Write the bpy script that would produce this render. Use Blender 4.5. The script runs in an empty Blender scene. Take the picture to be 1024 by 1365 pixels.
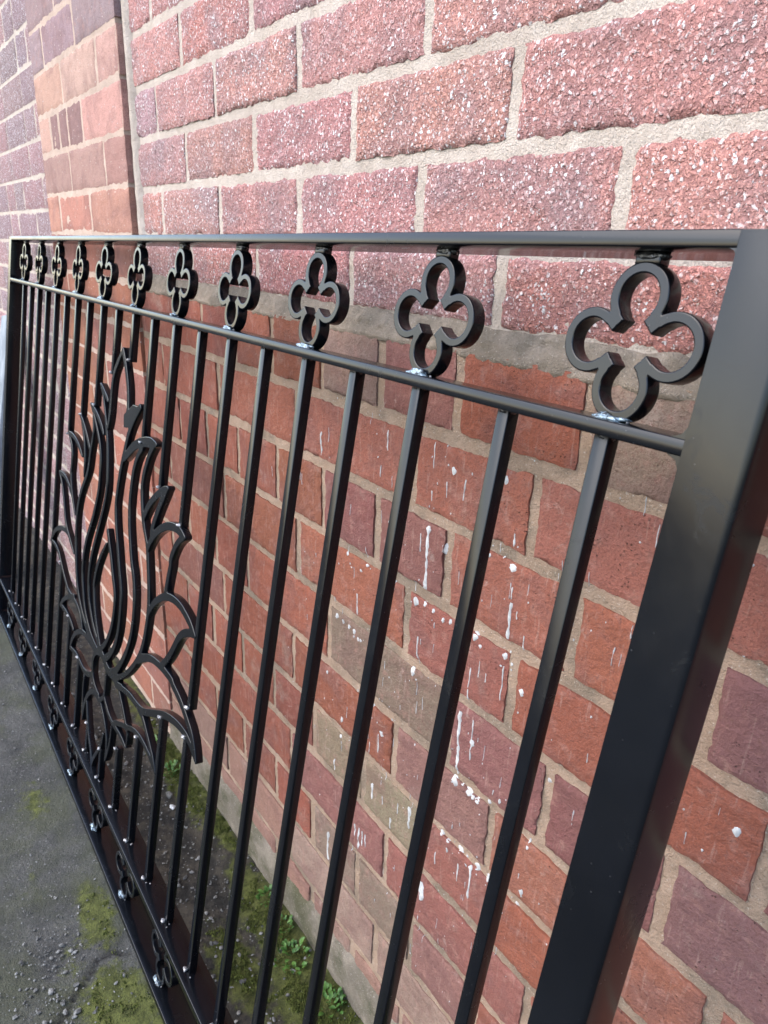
import bpy, bmesh, math, random
import numpy as np
from mathutils import Vector, Matrix, noise

# ------------------------------------------------------------------ camera, sky, sun, exposure
scene = bpy.context.scene
COL = scene.collection
ZG = 1.1358                                     # height of the first upper bed joint above the ground
CAM = Vector((0.34338, -0.44570, 1.05856))
YAW, PITCH, ROLL, FPX = 0.934133, 0.353230, 0.037743, 956.52

cd_ = bpy.data.cameras.new('camera')
cam = bpy.data.objects.new('camera', cd_)
COL.objects.link(cam)
dv = Vector((-math.sin(YAW)*math.cos(PITCH), math.cos(YAW)*math.cos(PITCH), -math.sin(PITCH)))
rv = dv.cross(Vector((0, 0, 1))).normalized()
uv = rv.cross(dv)
r2 = rv*math.cos(ROLL) + uv*math.sin(ROLL)
u2 = uv*math.cos(ROLL) - rv*math.sin(ROLL)
cam.matrix_world = Matrix(((r2.x, u2.x, -dv.x, CAM.x), (r2.y, u2.y, -dv.y, CAM.y), (r2.z, u2.z, -dv.z, CAM.z), (0, 0, 0, 1)))
cd_.sensor_fit = 'HORIZONTAL'
cd_.sensor_width = 36.0
cd_.lens = FPX/1024*36.0
cd_.clip_start = 0.01
cd_.clip_end = 500
cd_.dof.use_dof = True
cd_.dof.focus_distance = 0.68
cd_.dof.aperture_fstop = 26.0
scene.camera = cam

SUN_EL, SUN_AZ = math.radians(44), math.radians(205)     # azimuth clockwise from +Y
world = bpy.data.worlds.new('World')
scene.world = world
world.use_nodes = True
wn = world.node_tree
bg = wn.nodes['Background']
sky = wn.nodes.new('ShaderNodeTexSky')
sky.sky_type = 'NISHITA'
sky.sun_disc = False
sky.sun_elevation = SUN_EL
sky.sun_rotation = SUN_AZ
sky.air_density = 1.0
sky.dust_density = 1.6
sky.ozone_density = 1.0
wn.links.new(sky.outputs[0], bg.inputs['Color'])
bg.inputs['Strength'].default_value = 0.15

sd = bpy.data.lights.new('sun', 'SUN')
sd.energy = 0.55
sd.angle = math.radians(60)
sd.color = (1.0, 0.992, 0.98)
sun = bpy.data.objects.new('sun', sd)
COL.objects.link(sun)
sdir = Vector((math.sin(SUN_AZ)*math.cos(SUN_EL), math.cos(SUN_AZ)*math.cos(SUN_EL), math.sin(SUN_EL)))
sun.rotation_euler = sdir.to_track_quat('Z', 'Y').to_euler()
sun.location = sdir*5

scene.view_settings.view_transform = 'Standard'
scene.view_settings.look = 'None'
scene.view_settings.exposure = 2.05
scene.view_settings.gamma = 1.0
scene.view_settings.use_curve_mapping = False
try:
    scene.cycles.use_denoising = True
except Exception:
    pass

# ------------------------------------------------------------------ helpers
def nz(x, y, z=0.0, s=1.0):
    return noise.noise(Vector((x*s, y*s, z*s)))

def fbm(x, y, z, s, oct=3):
    v, a = 0.0, 0.5
    for _ in range(oct):
        v += a*noise.noise(Vector((x*s, y*s, z*s)))
        s *= 2.1
        a *= 0.5
    return v

def link(name, mesh, mat, parent=None, loc=None):
    o = bpy.data.objects.new(name, mesh)
    COL.objects.link(o)
    if mat is not None and len(mesh.materials) == 0:
        mesh.materials.append(mat)
    if parent is not None:
        o.parent = parent
    if loc is not None:
        o.location = loc
    return o

def tag(o, label=None, cat=None, group=None, kind=None):
    if label: o['label'] = label
    if cat: o['category'] = cat
    if group: o['group'] = group
    if kind: o['kind'] = kind
    return o

def empty(name, loc=(0, 0, 0)):
    o = bpy.data.objects.new(name, None)
    o.empty_display_size = 0.05
    o.location = loc
    COL.objects.link(o)
    return o

def mesh_from(name, verts, faces, smooth=False):
    m = bpy.data.meshes.new(name)
    m.from_pydata([tuple(v) for v in verts], [], [tuple(f) for f in faces])
    m.update()
    if smooth:
        m.polygons.foreach_set('use_smooth', [True]*len(m.polygons))
    return m

def box_mesh(name, x0, x1, y0, y1, z0, z1, bev=0.0, seg=2):
    bm = bmesh.new()
    bmesh.ops.create_cube(bm, size=1.0)
    for v in bm.verts:
        v.co = Vector(((x0+x1)/2 + v.co.x*(x1-x0), (y0+y1)/2 + v.co.y*(y1-y0), (z0+z1)/2 + v.co.z*(z1-z0)))
    if bev > 0:
        bmesh.ops.bevel(bm, geom=list(bm.edges), offset=bev, segments=seg, profile=0.5, affect='EDGES')
    m = bpy.data.meshes.new(name)
    bm.to_mesh(m)
    bm.free()
    if bev > 0:
        for p in m.polygons: p.use_smooth = max(abs(c) for c in p.normal) < 0.9995
        try:
            m.set_sharp_from_angle(angle=math.radians(50))
        except Exception:
            pass
    return m

def prism_mesh(name, poly, z0, z1, smooth_angle=40):
    n = len(poly)
    vs = [(x, y, z0) for x, y in poly] + [(x, y, z1) for x, y in poly]
    fs = [(i, (i+1) % n, n+(i+1) % n, n+i) for i in range(n)] + [tuple(range(n-1, -1, -1)), tuple(range(n, 2*n))]
    m = mesh_from(name, vs, fs, True)
    for p in m.polygons: p.use_smooth = max(abs(c) for c in p.normal) < 0.9995
    m.set_sharp_from_angle(angle=math.radians(smooth_angle))
    return m

def blob_mesh(name, seed, sx, sy, sz, rough=0.35, sub=2):
    bm = bmesh.new()
    bmesh.ops.create_icosphere(bm, subdivisions=sub, radius=1.0)
    for v in bm.verts:
        k = 1 + rough*noise.noise(v.co*1.7 + Vector((seed*3.1, seed*1.7, seed)))
        v.co = Vector((v.co.x*sx*k, v.co.y*sy*k, v.co.z*sz*k))
    m = bpy.data.meshes.new(name)
    bm.to_mesh(m)
    bm.free()
    for p in m.polygons: p.use_smooth = True
    return m

class NT:
    """small node-tree helper"""
    def __init__(s, name):
        s.mat = bpy.data.materials.new(name)
        s.mat.use_nodes = True
        s.t = s.mat.node_tree
        s.b = s.t.nodes['Principled BSDF']
        s.pos = s.t.nodes.new('ShaderNodeNewGeometry').outputs['Position']
    def set(s, **k):
        names = {'rough': 'Roughness', 'metal': 'Metallic', 'spec': 'Specular IOR Level', 'coat': 'Coat Weight', 'coatr': 'Coat Roughness', 'base': 'Base Color'}
        for a, v in k.items():
            s.plug(v, s.b.inputs[names[a]])
    def plug(s, v, inp):
        if hasattr(v, 'is_linked') or isinstance(v, bpy.types.NodeSocket):
            s.t.links.new(v, inp)
        elif isinstance(v, (tuple, list)):
            inp.default_value = (*v, 1.0) if len(v) == 3 and inp.type == 'RGBA' else v
        else:
            inp.default_value = v
    def noise(s, scale, detail=4, rough=0.55, vec=None, dist=0.0, color=False):
        n = s.t.nodes.new('ShaderNodeTexNoise')
        n.inputs['Scale'].default_value = scale
        n.inputs['Detail'].default_value = detail
        n.inputs['Roughness'].default_value = rough
        n.inputs['Distortion'].default_value = dist
        s.t.links.new(vec or s.pos, n.inputs['Vector'])
        return n.outputs['Color' if color else 'Fac']
    def voro(s, scale, out='Distance', vec=None, feature='F1', rnd=1.0):
        n = s.t.nodes.new('ShaderNodeTexVoronoi')
        n.feature = feature
        n.inputs['Scale'].default_value = scale
        n.inputs['Randomness'].default_value = rnd
        s.t.links.new(vec or s.pos, n.inputs['Vector'])
        return n.outputs[out]
    def ramp(s, fac, a, b, lo=0.0, hi=1.0):
        n = s.t.nodes.new('ShaderNodeMapRange')
        n.interpolation_type = 'SMOOTHSTEP'
        s.plug(fac, n.inputs['Value'])
        n.inputs['From Min'].default_value = a
        n.inputs['From Max'].default_value = b
        n.inputs['To Min'].default_value = lo
        n.inputs['To Max'].default_value = hi
        return n.outputs['Result']
    def mix(s, fac, a, b, mode='MIX'):
        n = s.t.nodes.new('ShaderNodeMix')
        n.data_type = 'RGBA'
        n.blend_type = mode
        s.plug(fac, n.inputs[0])
        s.plug(a, n.inputs[6])
        s.plug(b, n.inputs[7])
        return n.outputs[2]
    def math(s, op, a, b=0.0, c=None):
        n = s.t.nodes.new('ShaderNodeMath')
        n.operation = op
        s.plug(a, n.inputs[0])
        s.plug(b, n.inputs[1])
        if c is not None: s.plug(c, n.inputs[2])
        return n.outputs[0]
    def scale_vec(s, v3):
        n = s.t.nodes.new('ShaderNodeVectorMath')
        n.operation = 'MULTIPLY'
        s.t.links.new(s.pos, n.inputs[0])
        n.inputs[1].default_value = v3
        return n.outputs[0]
    def sepr(s, col):
        n = s.t.nodes.new('ShaderNodeSeparateColor')
        s.t.links.new(col, n.inputs[0])
        return n.outputs
    def attr(s, name):
        n = s.t.nodes.new('ShaderNodeAttribute')
        n.attribute_name = name
        return n.outputs['Fac']
    def objcol(s):
        return s.t.nodes.new('ShaderNodeObjectInfo').outputs['Color']
    def bump(s, h, dist, strength=1.0, prev=None):
        n = s.t.nodes.new('ShaderNodeBump')
        n.inputs['Distance'].default_value = dist
        n.inputs['Strength'].default_value = strength
        s.t.links.new(h, n.inputs['Height'])
        if prev is not None: s.t.links.new(prev, n.inputs['Normal'])
        s.t.links.new(n.outputs[0], s.b.inputs['Normal'])
        return n.outputs[0]

# ------------------------------------------------------------------ materials
def m_rustic():
    n = NT('rustic_brick')
    rnd = n.t.nodes.new('ShaderNodeObjectInfo').outputs['Random']
    c = n.objcol()
    c = n.mix(n.ramp(n.noise(13, 5, 0.65), 0.42, 0.62), c, n.mix(0.45, c, (0.32, 0.215, 0.22)))
    c = n.mix(n.math('MULTIPLY', n.ramp(n.noise(6.5, 4, 0.6, dist=0.5), 0.50, 0.66), 0.5), c, (0.35, 0.255, 0.265))
    warp = n.t.nodes.new('ShaderNodeVectorMath')
    warp.operation = 'MULTIPLY_ADD'
    n.t.links.new(n.noise(240, 3, 0.6, color=True), warp.inputs[0])
    warp.inputs[1].default_value = (0.006, 0.006, 0.006)
    n.t.links.new(n.pos, warp.inputs[2])
    w = warp.outputs[0]
    # crumbs of fired clay: two sizes of cell, each standing up by its own amount
    c1, d1 = n.sepr(n.voro(270, 'Color', w)), n.voro(270, 'Distance', w)
    c2, d2 = n.sepr(n.voro(560, 'Color', w)), n.voro(560, 'Distance', w)
    g1 = n.math('MULTIPLY', n.ramp(c1[1], 0.1, 1.0, 0.15, 1.0), n.ramp(d1, 0.66, 0.24))
    g2 = n.math('MULTIPLY', n.ramp(c2[1], 0.1, 1.0, 0.2, 1.0), n.ramp(d2, 0.66, 0.24))
    g = n.math('ADD', n.math('MULTIPLY', g1, 0.62), n.math('MULTIPLY', g2, 0.38))
    c = n.mix(n.ramp(g, 0.26, 0.02, 0.0, 0.55), c, (0.17, 0.075, 0.072))  # shade of the crevices between crumbs put into the colour
    c = n.mix(n.ramp(g, 0.36, 0.78, 0.0, 0.68), c, (0.80, 0.60, 0.57))  # crumb tops lightened in the colour by the same height
    spk = n.math('MULTIPLY', n.ramp(c1[0], 0.84, 0.88), n.ramp(d1, 0.52, 0.36))
    spk2 = n.math('MULTIPLY', n.ramp(c2[0], 0.86, 0.90), n.ramp(d2, 0.52, 0.36))
    spk = n.math('MAXIMUM', spk, n.math('MULTIPLY', spk2, 0.8))
    spk = n.math('MULTIPLY', spk, n.ramp(n.math('ADD', n.noise(30, 3), n.math('MULTIPLY', rnd, 0.18)), 0.40, 0.66, 0.25, 1.0))
    c = n.mix(n.math('MULTIPLY', spk, 0.9), c, (0.86, 0.83, 0.82))
    blotch = n.ramp(n.noise(24, 5, 0.7, dist=1.0), 0.66, 0.74)
    c = n.mix(n.math('MULTIPLY', blotch, 0.7), c, (0.76, 0.72, 0.71))
    n.set(base=c, rough=0.78, spec=0.35)
    b = n.bump(n.math('ADD', n.noise(150, 5, 0.65), n.math('MULTIPLY', n.noise(50, 3, 0.5), 0.9)), 0.0075, 1.0)
    n.bump(g, 0.0030, 1.0, b)
    return n.mat

def m_smooth():
    n = NT('smooth_brick')
    c = n.objcol()
    c = n.mix(n.ramp(n.noise(14, 4, 0.6, dist=0.6), 0.46, 0.66), c, n.mix(0.45, c, (0.16, 0.08, 0.072)))
    c = n.mix(n.ramp(n.noise(70, 5, 0.65), 0.5, 0.75, 0, 0.55), c, (0.36, 0.195, 0.155))
    c = n.mix(n.ramp(n.noise(9, 5, 0.7), 0.58, 0.72, 0, 0.45), c, (0.29, 0.235, 0.19))
    pit = n.math('MULTIPLY', n.ramp(n.voro(240, 'Distance'), 0.22, 0.08), n.ramp(n.noise(40, 3), 0.52, 0.64))
    c = n.mix(n.math('MULTIPLY', pit, 0.8), c, (0.045, 0.026, 0.022))
    cell = n.sepr(n.voro(130, 'Color'))
    fleck = n.math('MULTIPLY', n.ramp(cell[1], 0.93, 0.96), n.ramp(n.voro(130, 'Distance'), 0.22, 0.12))
    c = n.mix(fleck, c, (0.52, 0.46, 0.42))
    c = n.mix(n.ramp(n.noise(560, 3, 0.65), 0.46, 0.72, 0, 0.6), c, (0.12, 0.052, 0.042))
    strk = n.noise(1.0, 4, 0.6, n.scale_vec((240, 240, 22)))
    c = n.mix(n.ramp(strk, 0.56, 0.72, 0, 0.35), c, (0.40, 0.27, 0.225))
    c = n.mix(n.ramp(n.noise(210, 4, 0.7), 0.58, 0.70, 0, 0.5), c, (0.17, 0.075, 0.06))
    c = n.mix(n.ramp(n.noise(34, 6, 0.75, dist=1.5), 0.60, 0.70, 0, 0.35), c, (0.42, 0.33, 0.28))
    n.set(base=c, rough=0.86, spec=0.25)
    b = n.bump(n.noise(48, 7, 0.7), 0.006, 0.9)
    b = n.bump(n.noise(380, 4, 0.65), 0.0016, 1.0, b)
    n.bump(pit, -0.0016, 1.0, b)
    return n.mat

def m_mortar(name, base, dark, light, dirt=0.5):
    n = NT(name)
    c = n.mix(n.ramp(n.noise(30, 5, 0.65), 0.38, 0.66), base, light)
    c = n.mix(n.ramp(n.noise(6, 5, 0.7), 0.44, 0.62, 0, dirt), c, dark)
    c = n.mix(n.ramp(n.noise(650, 2, 0.6), 0.55, 0.75, 0, 0.6), c, n.mix(0.6, c, (0.10, 0.085, 0.07)))
    c = n.mix(n.ramp(n.noise(480, 2, 0.6), 0.6, 0.75, 0, 0.5), c, (0.66, 0.6, 0.53))
    n.set(base=c, rough=0.95, spec=0.15)
    b = n.bump(n.noise(75, 6, 0.7), 0.005, 0.8)
    n.bump(n.noise(600, 3, 0.65), 0.0014, 1.0, b)
    return n.mat

def m_paint():
    n = NT('black_satin_paint')
    c = n.mix(n.ramp(n.noise(7, 4, 0.6), 0.4, 0.7), (0.0026, 0.0032, 0.0046), (0.0042, 0.0050, 0.0068))
    dust = n.math('MULTIPLY', n.ramp(n.voro(160, 'Distance'), 0.10, 0.03), n.ramp(n.noise(12, 3), 0.5, 0.62))
    c = n.mix(n.math('MULTIPLY', dust, 0.4), c, (0.10, 0.10, 0.10))
    sm = n.ramp(n.noise(24, 5, 0.7, dist=2.0), 0.56, 0.72, 0, 0.10)
    n.set(base=c, rough=n.math('ADD', sm, n.ramp(n.noise(9, 5, 0.65, dist=0.8), 0.3, 0.75, 0.16, 0.28)), spec=0.30)
    n.bump(n.noise(14, 2, 0.5), 0.0006, 0.25)
    return n.mat

def m_weld(name, paint, bare_or_glint, lo, hi):
    n = NT(name)
    f = n.ramp(n.noise(210, 4, 0.7), lo, hi)
    n.set(base=n.mix(f, paint, bare_or_glint), rough=n.ramp(f, 0, 1, 0.2, 0.34), metal=n.math('MULTIPLY', f, 0.55), spec=0.6)
    n.bump(n.noise(260, 3, 0.6), 0.002, 0.8)
    return n.mat

def m_ground():
    n = NT('ground_mix')
    moss, soil, crack = n.attr('moss'), n.attr('soil'), n.attr('crack')
    tar = n.mix(n.ramp(n.noise(16, 6, 0.65), 0.36, 0.66), (0.058, 0.057, 0.053), (0.104, 0.101, 0.092))
    tar = n.mix(n.ramp(n.noise(320, 3, 0.7), 0.42, 0.66, 0, 0.6), tar, (0.036, 0.036, 0.034))
    cell = n.sepr(n.voro(210, 'Color'))
    grit = n.math('MULTIPLY', n.ramp(cell[0], 0.86, 0.92), n.ramp(n.voro(210, 'Distance'), 0.42, 0.25))
    tar = n.mix(n.math('MULTIPLY', grit, 0.5), tar, (0.24, 0.235, 0.225))
    tar = n.mix(n.ramp(n.noise(5, 5, 0.7), 0.42, 0.62, 0, 0.6), tar, (0.068, 0.072, 0.040))
    so = n.mix(n.ramp(n.noise(45, 5, 0.65), 0.4, 0.66), (0.028, 0.026, 0.023), (0.070, 0.060, 0.047))
    so = n.mix(n.math('MULTIPLY', grit, 0.6), so, (0.20, 0.195, 0.19))
    mo = n.mix(n.ramp(n.noise(60, 4, 0.65), 0.36, 0.66), (0.058, 0.064, 0.020), (0.115, 0.125, 0.036))
    mo = n.mix(n.ramp(n.noise(300, 3, 0.6), 0.5, 0.7, 0, 0.6), mo, (0.035, 0.040, 0.014))
    c = n.mix(soil, tar, so)
    mk = n.ramp(n.math('ADD', moss, n.math('MULTIPLY', n.math('SUBTRACT', n.noise(55, 6, 0.7), 0.5), 1.1)), 0.34, 0.66)
    c = n.mix(mk, c, mo)
    c = n.mix(crack, c, (0.025, 0.024, 0.022))
    n.set(base=c, rough=0.93, spec=0.2)
    b = n.bump(n.noise(120, 6, 0.7), 0.006, 0.9)
    n.bump(n.noise(520, 3, 0.7), 0.0020, 1.0, b)
    return n.mat

def m_plain(name, a, b2, scale=40, rough=0.85, bump=0.001, spec=0.3):
    n = NT(name)
    n.set(base=n.mix(n.ramp(n.noise(scale, 4, 0.6), 0.35, 0.68), a, b2), rough=rough, spec=spec)
    n.bump(n.noise(scale*4, 4, 0.6), bump, 0.8)
    return n.mat

def m_leaf():
    n = NT('weed_leaf')
    c = n.mix(n.ramp(n.noise(60, 3), 0.35, 0.7), (0.040, 0.105, 0.018), (0.095, 0.19, 0.035))
    n.set(base=c, rough=0.5, spec=0.4)
    n.b.inputs['Subsurface Weight'].default_value = 0.0
    return n.mat

MAT = dict(
    rustic=m_rustic(), smooth=m_smooth(), paint=m_paint(),
    mortar_up=m_mortar('cream_pointing', (0.52, 0.435, 0.365), (0.39, 0.325, 0.265), (0.60, 0.515, 0.44), 0.35),
    mortar_pier=m_mortar('salmon_pointing', (0.52, 0.385, 0.305), (0.40, 0.30, 0.24), (0.60, 0.46, 0.37), 0.4),
    mortar_low=m_mortar('tan_pointing', (0.375, 0.262, 0.185), (0.165, 0.140, 0.105), (0.44, 0.315, 0.23), 0.62),
    cement=m_mortar('grey_cement', (0.29, 0.235, 0.18), (0.16, 0.135, 0.105), (0.38, 0.31, 0.245), 0.7),
    render=m_mortar('base_render', (0.20, 0.172, 0.135), (0.085, 0.085, 0.045), (0.28, 0.24, 0.19), 0.85),
    weld_bare=m_weld('bare_weld', (0.10, 0.10, 0.105), (0.44, 0.42, 0.41), 0.36, 0.62),
    weld_sky_glint=m_weld('sky_glint_weld', (0.02, 0.024, 0.03), (0.30, 0.39, 0.45), 0.40, 0.60),  # blue-grey is sky glint on shiny painted welds, put into the colour
    weld_black=m_weld('painted_weld', (0.011, 0.011, 0.012), (0.03, 0.03, 0.032), 0.5, 0.8),
    ground=m_ground(), leaf=m_leaf(),
    drip=m_plain('dried_white_paint', (0.34, 0.335, 0.33), (0.56, 0.555, 0.55), 90, 0.6, 0.0004),
    stone=m_plain('pale_stone', (0.06, 0.059, 0.055), (0.24, 0.235, 0.22), 70, 0.85, 0.001),
    moss=m_plain('moss_green', (0.050, 0.060, 0.016), (0.110, 0.125, 0.030), 120, 0.9, 0.0006, 0.15),
    board=m_plain('weathered_board', (0.13, 0.15, 0.17), (0.22, 0.245, 0.265), 14, 0.7, 0.0008),
)

# ------------------------------------------------------------------ measured shapes (millimetres)
# flame emblem: centre lines in the gate plane (along the gate, up), half width at start, middle, end
STROKES = [
    ([(-831,878),(-817,863),(-805,847),(-791,825),(-784,800),(-784,786)], 5, 6, 6),
    ([(-832,877),(-852,857),(-871,836),(-877,811),(-877,784),(-878,761),(-884,743)], 4, 6, 5),
    ([(-943,806),(-924,791),(-910,770),(-894,745),(-881,719),(-874,698),(-869,672),(-864,642),(-871,614),(-887,580),(-909,538),(-929,499),(-938,470),(-939,439),(-929,409),(-914,394),(-890,373),(-862,360),(-844,352)], 2, 6, 5),
    ([(-943,806),(-919,797),(-891,785)], 3, 5, 2),
    ([(-999,762),(-976,748),(-947,726),(-926,707),(-915,686),(-912,661),(-911,629),(-923,595),(-940,559),(-963,526),(-978,495),(-985,466),(-983,433),(-972,414),(-961,391),(-940,369),(-912,354),(-887,346),(-857,342)], 2, 6, 6),
    ([(-999,762),(-959,753),(-927,740),(-905,725)], 3, 5.5, 2),
    ([(-977,742),(-971,727),(-970,708),(-982,678),(-987,639),(-1015,607),(-1040,571),(-1049,533),(-1048,498),(-1042,468),(-1029,430),(-1017,405),(-994,382),(-960,360),(-920,347),(-871,336)], 4, 6, 7),
    ([(-1071,730),(-1038,716),(-1010,699),(-984,679)], 2, 5.5, 2),
    ([(-1060,726),(-1038,703),(-1024,683),(-1017,660),(-1015,637),(-1015,622)], 2, 5, 3),
    ([(-1148,678),(-1127,665),(-1111,651),(-1109,629),(-1112,610),(-1113,605),(-1106,584),(-1095,565),(-1077,547),(-1060,532)], 3, 6, 2),
    ([(-1148,678),(-1101,679),(-1065,670),(-1034,655)], 3, 5.5, 2),
    ([(-1207,582),(-1180,564),(-1159,539),(-1145,513),(-1128,490),(-1104,477),(-1076,465),(-1052,454)], 3, 5.5, 2),
    ([(-1207,582),(-1156,586),(-1119,576),(-1097,564)], 3, 5.5, 4),
    ([(-1101,478),(-1131,479),(-1173,470),(-1212,453),(-1235,433),(-1247,420)], 5, 6, 4),
    ([(-1255,415),(-1211,421),(-1175,414),(-1152,400),(-1123,384),(-1091,370),(-1080,366),(-1048,366)], 2, 5.5, 5),
    ([(-1034,371),(-1073,355),(-1111,334),(-1131,315)], 6, 6, 5),
    ([(-1060,360),(-1030,366),(-999,364),(-977,353),(-960,337)], 5, 5.5, 3),
    ([(-1136,311),(-1088,316),(-1054,314),(-1022,305)], 4, 5.5, 4),
    ([(-1039,255),(-1031,276),(-1012,300),(-978,322),(-947,333),(-915,335),(-874,336)], 2, 6, 7),
    ([(-1036,259),(-988,267),(-958,264),(-930,262),(-901,268),(-873,283)], 4, 6, 6),
    ([(-873,284),(-876,301),(-875,317),(-861,335),(-836,344)], 5, 6, 6),
    ([(-874,288),(-867,276),(-850,267),(-827,265)], 5, 5.5, 5),
    ([(-842,570),(-829,553),(-812,533),(-798,508),(-779,485),(-774,454),(-783,414),(-803,382),(-830,355),(-856,338)], 6, 6, 7),
    ([(-844,547),(-874,514),(-893,483),(-902,454),(-901,442),(-893,418),(-875,389),(-851,365),(-838,354)], 3, 6, 5),
    ([(-727,804),(-750,783),(-771,756),(-781,731),(-791,708),(-799,684),(-805,658),(-810,627),(-801,599),(-789,576),(-776,552),(-759,520),(-755,516),(-746,497),(-742,464),(-745,427),(-758,394),(-782,366),(-811,344)], 7, 6, 8),
    ([(-784,710),(-760,730),(-729,748),(-695,759),(-668,764),(-642,766)], 4, 9, 3),
    ([(-702,747),(-720,731),(-733,707),(-738,676),(-739,647),(-734,620),(-721,590),(-705,559),(-693,548),(-681,518),(-677,484),(-681,449),(-696,415),(-718,383),(-743,355),(-778,336)], 6, 6, 8),
    ([(-651,764),(-668,746),(-678,727),(-686,709),(-688,690),(-685,676),(-677,657),(-669,641),(-658,629),(-642,610)], 6, 6, 2),
    ([(-669,646),(-662,661),(-647,678),(-624,696),(-600,710),(-582,718)], 4, 7, 4),
    ([(-584,717),(-602,693),(-617,669),(-627,650),(-630,637)], 4, 7, 6),
    ([(-641,608),(-629,629),(-603,651),(-571,668),(-542,675),(-521,675),(-506,672)], 5, 7, 3),
    ([(-506,672),(-526,660),(-539,643),(-548,625),(-544,621),(-550,598),(-553,576)], 4, 6, 6),
    ([(-667,638),(-653,624),(-643,612),(-637,595),(-628,573),(-617,539),(-615,515),(-618,489),(-623,465),(-634,439),(-657,410),(-685,382),(-720,356),(-754,339),(-780,337),(-799,339)], 4, 5.5, 9),
    ([(-615,515),(-600,537),(-576,557),(-550,571),(-522,578),(-494,579),(-468,573),(-451,567),(-438,560)], 5, 6.5, 2),
    ([(-440,561),(-457,558),(-476,549),(-491,536),(-503,517),(-515,498),(-529,481),(-542,469)], 4, 6.5, 6),
    ([(-639,429),(-607,449),(-580,459),(-552,464),(-525,466),(-498,466),(-498,462),(-467,456),(-439,443),(-415,430),(-403,415),(-395,402)], 8, 6.5, 1.5),
    ([(-737,334),(-694,348),(-660,355),(-632,356),(-599,361),(-560,381),(-518,403),(-486,414),(-453,420),(-427,420),(-407,411),(-395,403)], 5, 6.5, 2),
    ([(-622,355),(-596,351),(-579,340),(-560,328),(-541,315),(-527,299)], 5, 5, 1.5),
    ([(-715,331),(-692,316),(-671,298),(-659,287),(-659,266)], 4, 4, 2),
    ([(-671,292),(-638,309),(-606,316),(-579,316),(-555,312),(-527,300)], 5, 5, 1.5),
    ([(-793,280),(-768,264),(-735,260),(-696,264),(-662,260)], 4, 5, 2),
    ([(-729,268),(-695,283),(-663,298)], 4, 5, 4),
    ([(-813,259),(-788,244),(-767,224),(-758,201),(-764,170)], 3, 4, 1.5),
    ([(-740,253),(-743,221),(-752,194),(-764,170)], 3, 4, 1.5),
    ([(-919,162),(-915,192),(-901,222),(-874,249),(-846,260),(-824,259)], 1.5, 6, 6),
    ([(-895,213),(-884,182),(-869,156),(-844,133),(-840,108)], 4, 5, 1.5),
    ([(-782,213),(-791,184),(-816,152),(-835,128),(-840,108)], 3, 5, 1.5),
    ([(-924,253),(-927,228),(-922,195),(-919,162)], 4, 4, 1.5),
    ([(-791,330),(-793,304),(-793,280),(-817,261)], 4, 5, 5),
    ([(-856,338),(-823,350),(-801,341),(-778,337),(-740,342),(-729,336),(-704,347)], 6, 8, 5),
]
PLATES = [[(-797, 760), (-801, 779), (-757, 803), (-722, 805), (-769, 765)]]
# paint drips on the lower bricks: along the wall, top, bottom, width
DRIPS =  [(-241,881,859,3.5),(-252,840,827,3.6),(-375,850,820,4.6),(-165,886,860,2.6),(-136,869,861,7.3),(-144,852,836,2.5),(-119,861,841,3.2),(-165,837,826,3.3),(-165,800,727,8.9),(-177,788,768,2.8),(-142,789,777,6.4),(-68,879,871,5.6),(-52,831,819,4.5),(-51,802,795,11.2),(-48,766,729,6.8),(-49,781,769,3.6),(-40,761,753,2.5),(-30,741,726,3.5),(-292,670,642,4.7),(-174,670,642,3.7),(-181,714,703,10.9),(-166,715,709,5.6),(-152,713,708,5.4),(-136,710,704,5.3),(-126,713,707,5.8),(-89,717,707,8.2),(-49,714,707,6.9),(-335,624,617,8.2),(-321,622,616,6.0),(-307,621,615,6.8),(-296,620,613,7.7),(-315,716,711,5.7),(-273,716,712,6.1),(-80,802,798,3.3),(-220,717,706,4.7),(-100,620,542,7.7),(-80,622,573,3.0),(-79,599,591,8.5),(-180,629,617,9.8),(-247,422,398,6.6),(-172,442,410,9.7),(-225,418,405,4.1),(-207,399,382,6.2),(-194,431,415,3.8),(-280,332,311,5.2),(-271,332,295,6.1),(-263,333,308,5.5),(-256,333,311,4.0),(-350,260,209,9.7),(-100,539,526,11.2),(-78,538,529,10.6),(-65,536,529,7.2),(-51,543,538,5.8),(-114,454,447,7.0),(-84,455,447,11.2),(-57,455,447,10.5),(-40,456,446,6.5),(-23,691,683,6.5),(-92,675,637,3.0),(-80,689,671,2.6),(-71,680,670,2.6),(-49,700,663,2.4),(6,479,469,5.7),(-64,447,401,5.7),(-83,434,408,3.7),(-120,419,401,3.3),(-102,440,433,4.1),(-44,562,556,2.8),(-318,480,471,8.4),(-336,399,381,5.0),(-237,504,477,4.0),(-231,511,505,10.5),(-255,481,465,3.7),(-140,357,328,14.0),(-34,559,553,3.9),(6,541,536,3.5),(179,695,687,8)]

# ------------------------------------------------------------------ ground
def ground_z(x, y):
    base = 0.0111*max(-3.2, min(1.2, x))
    return base

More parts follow.
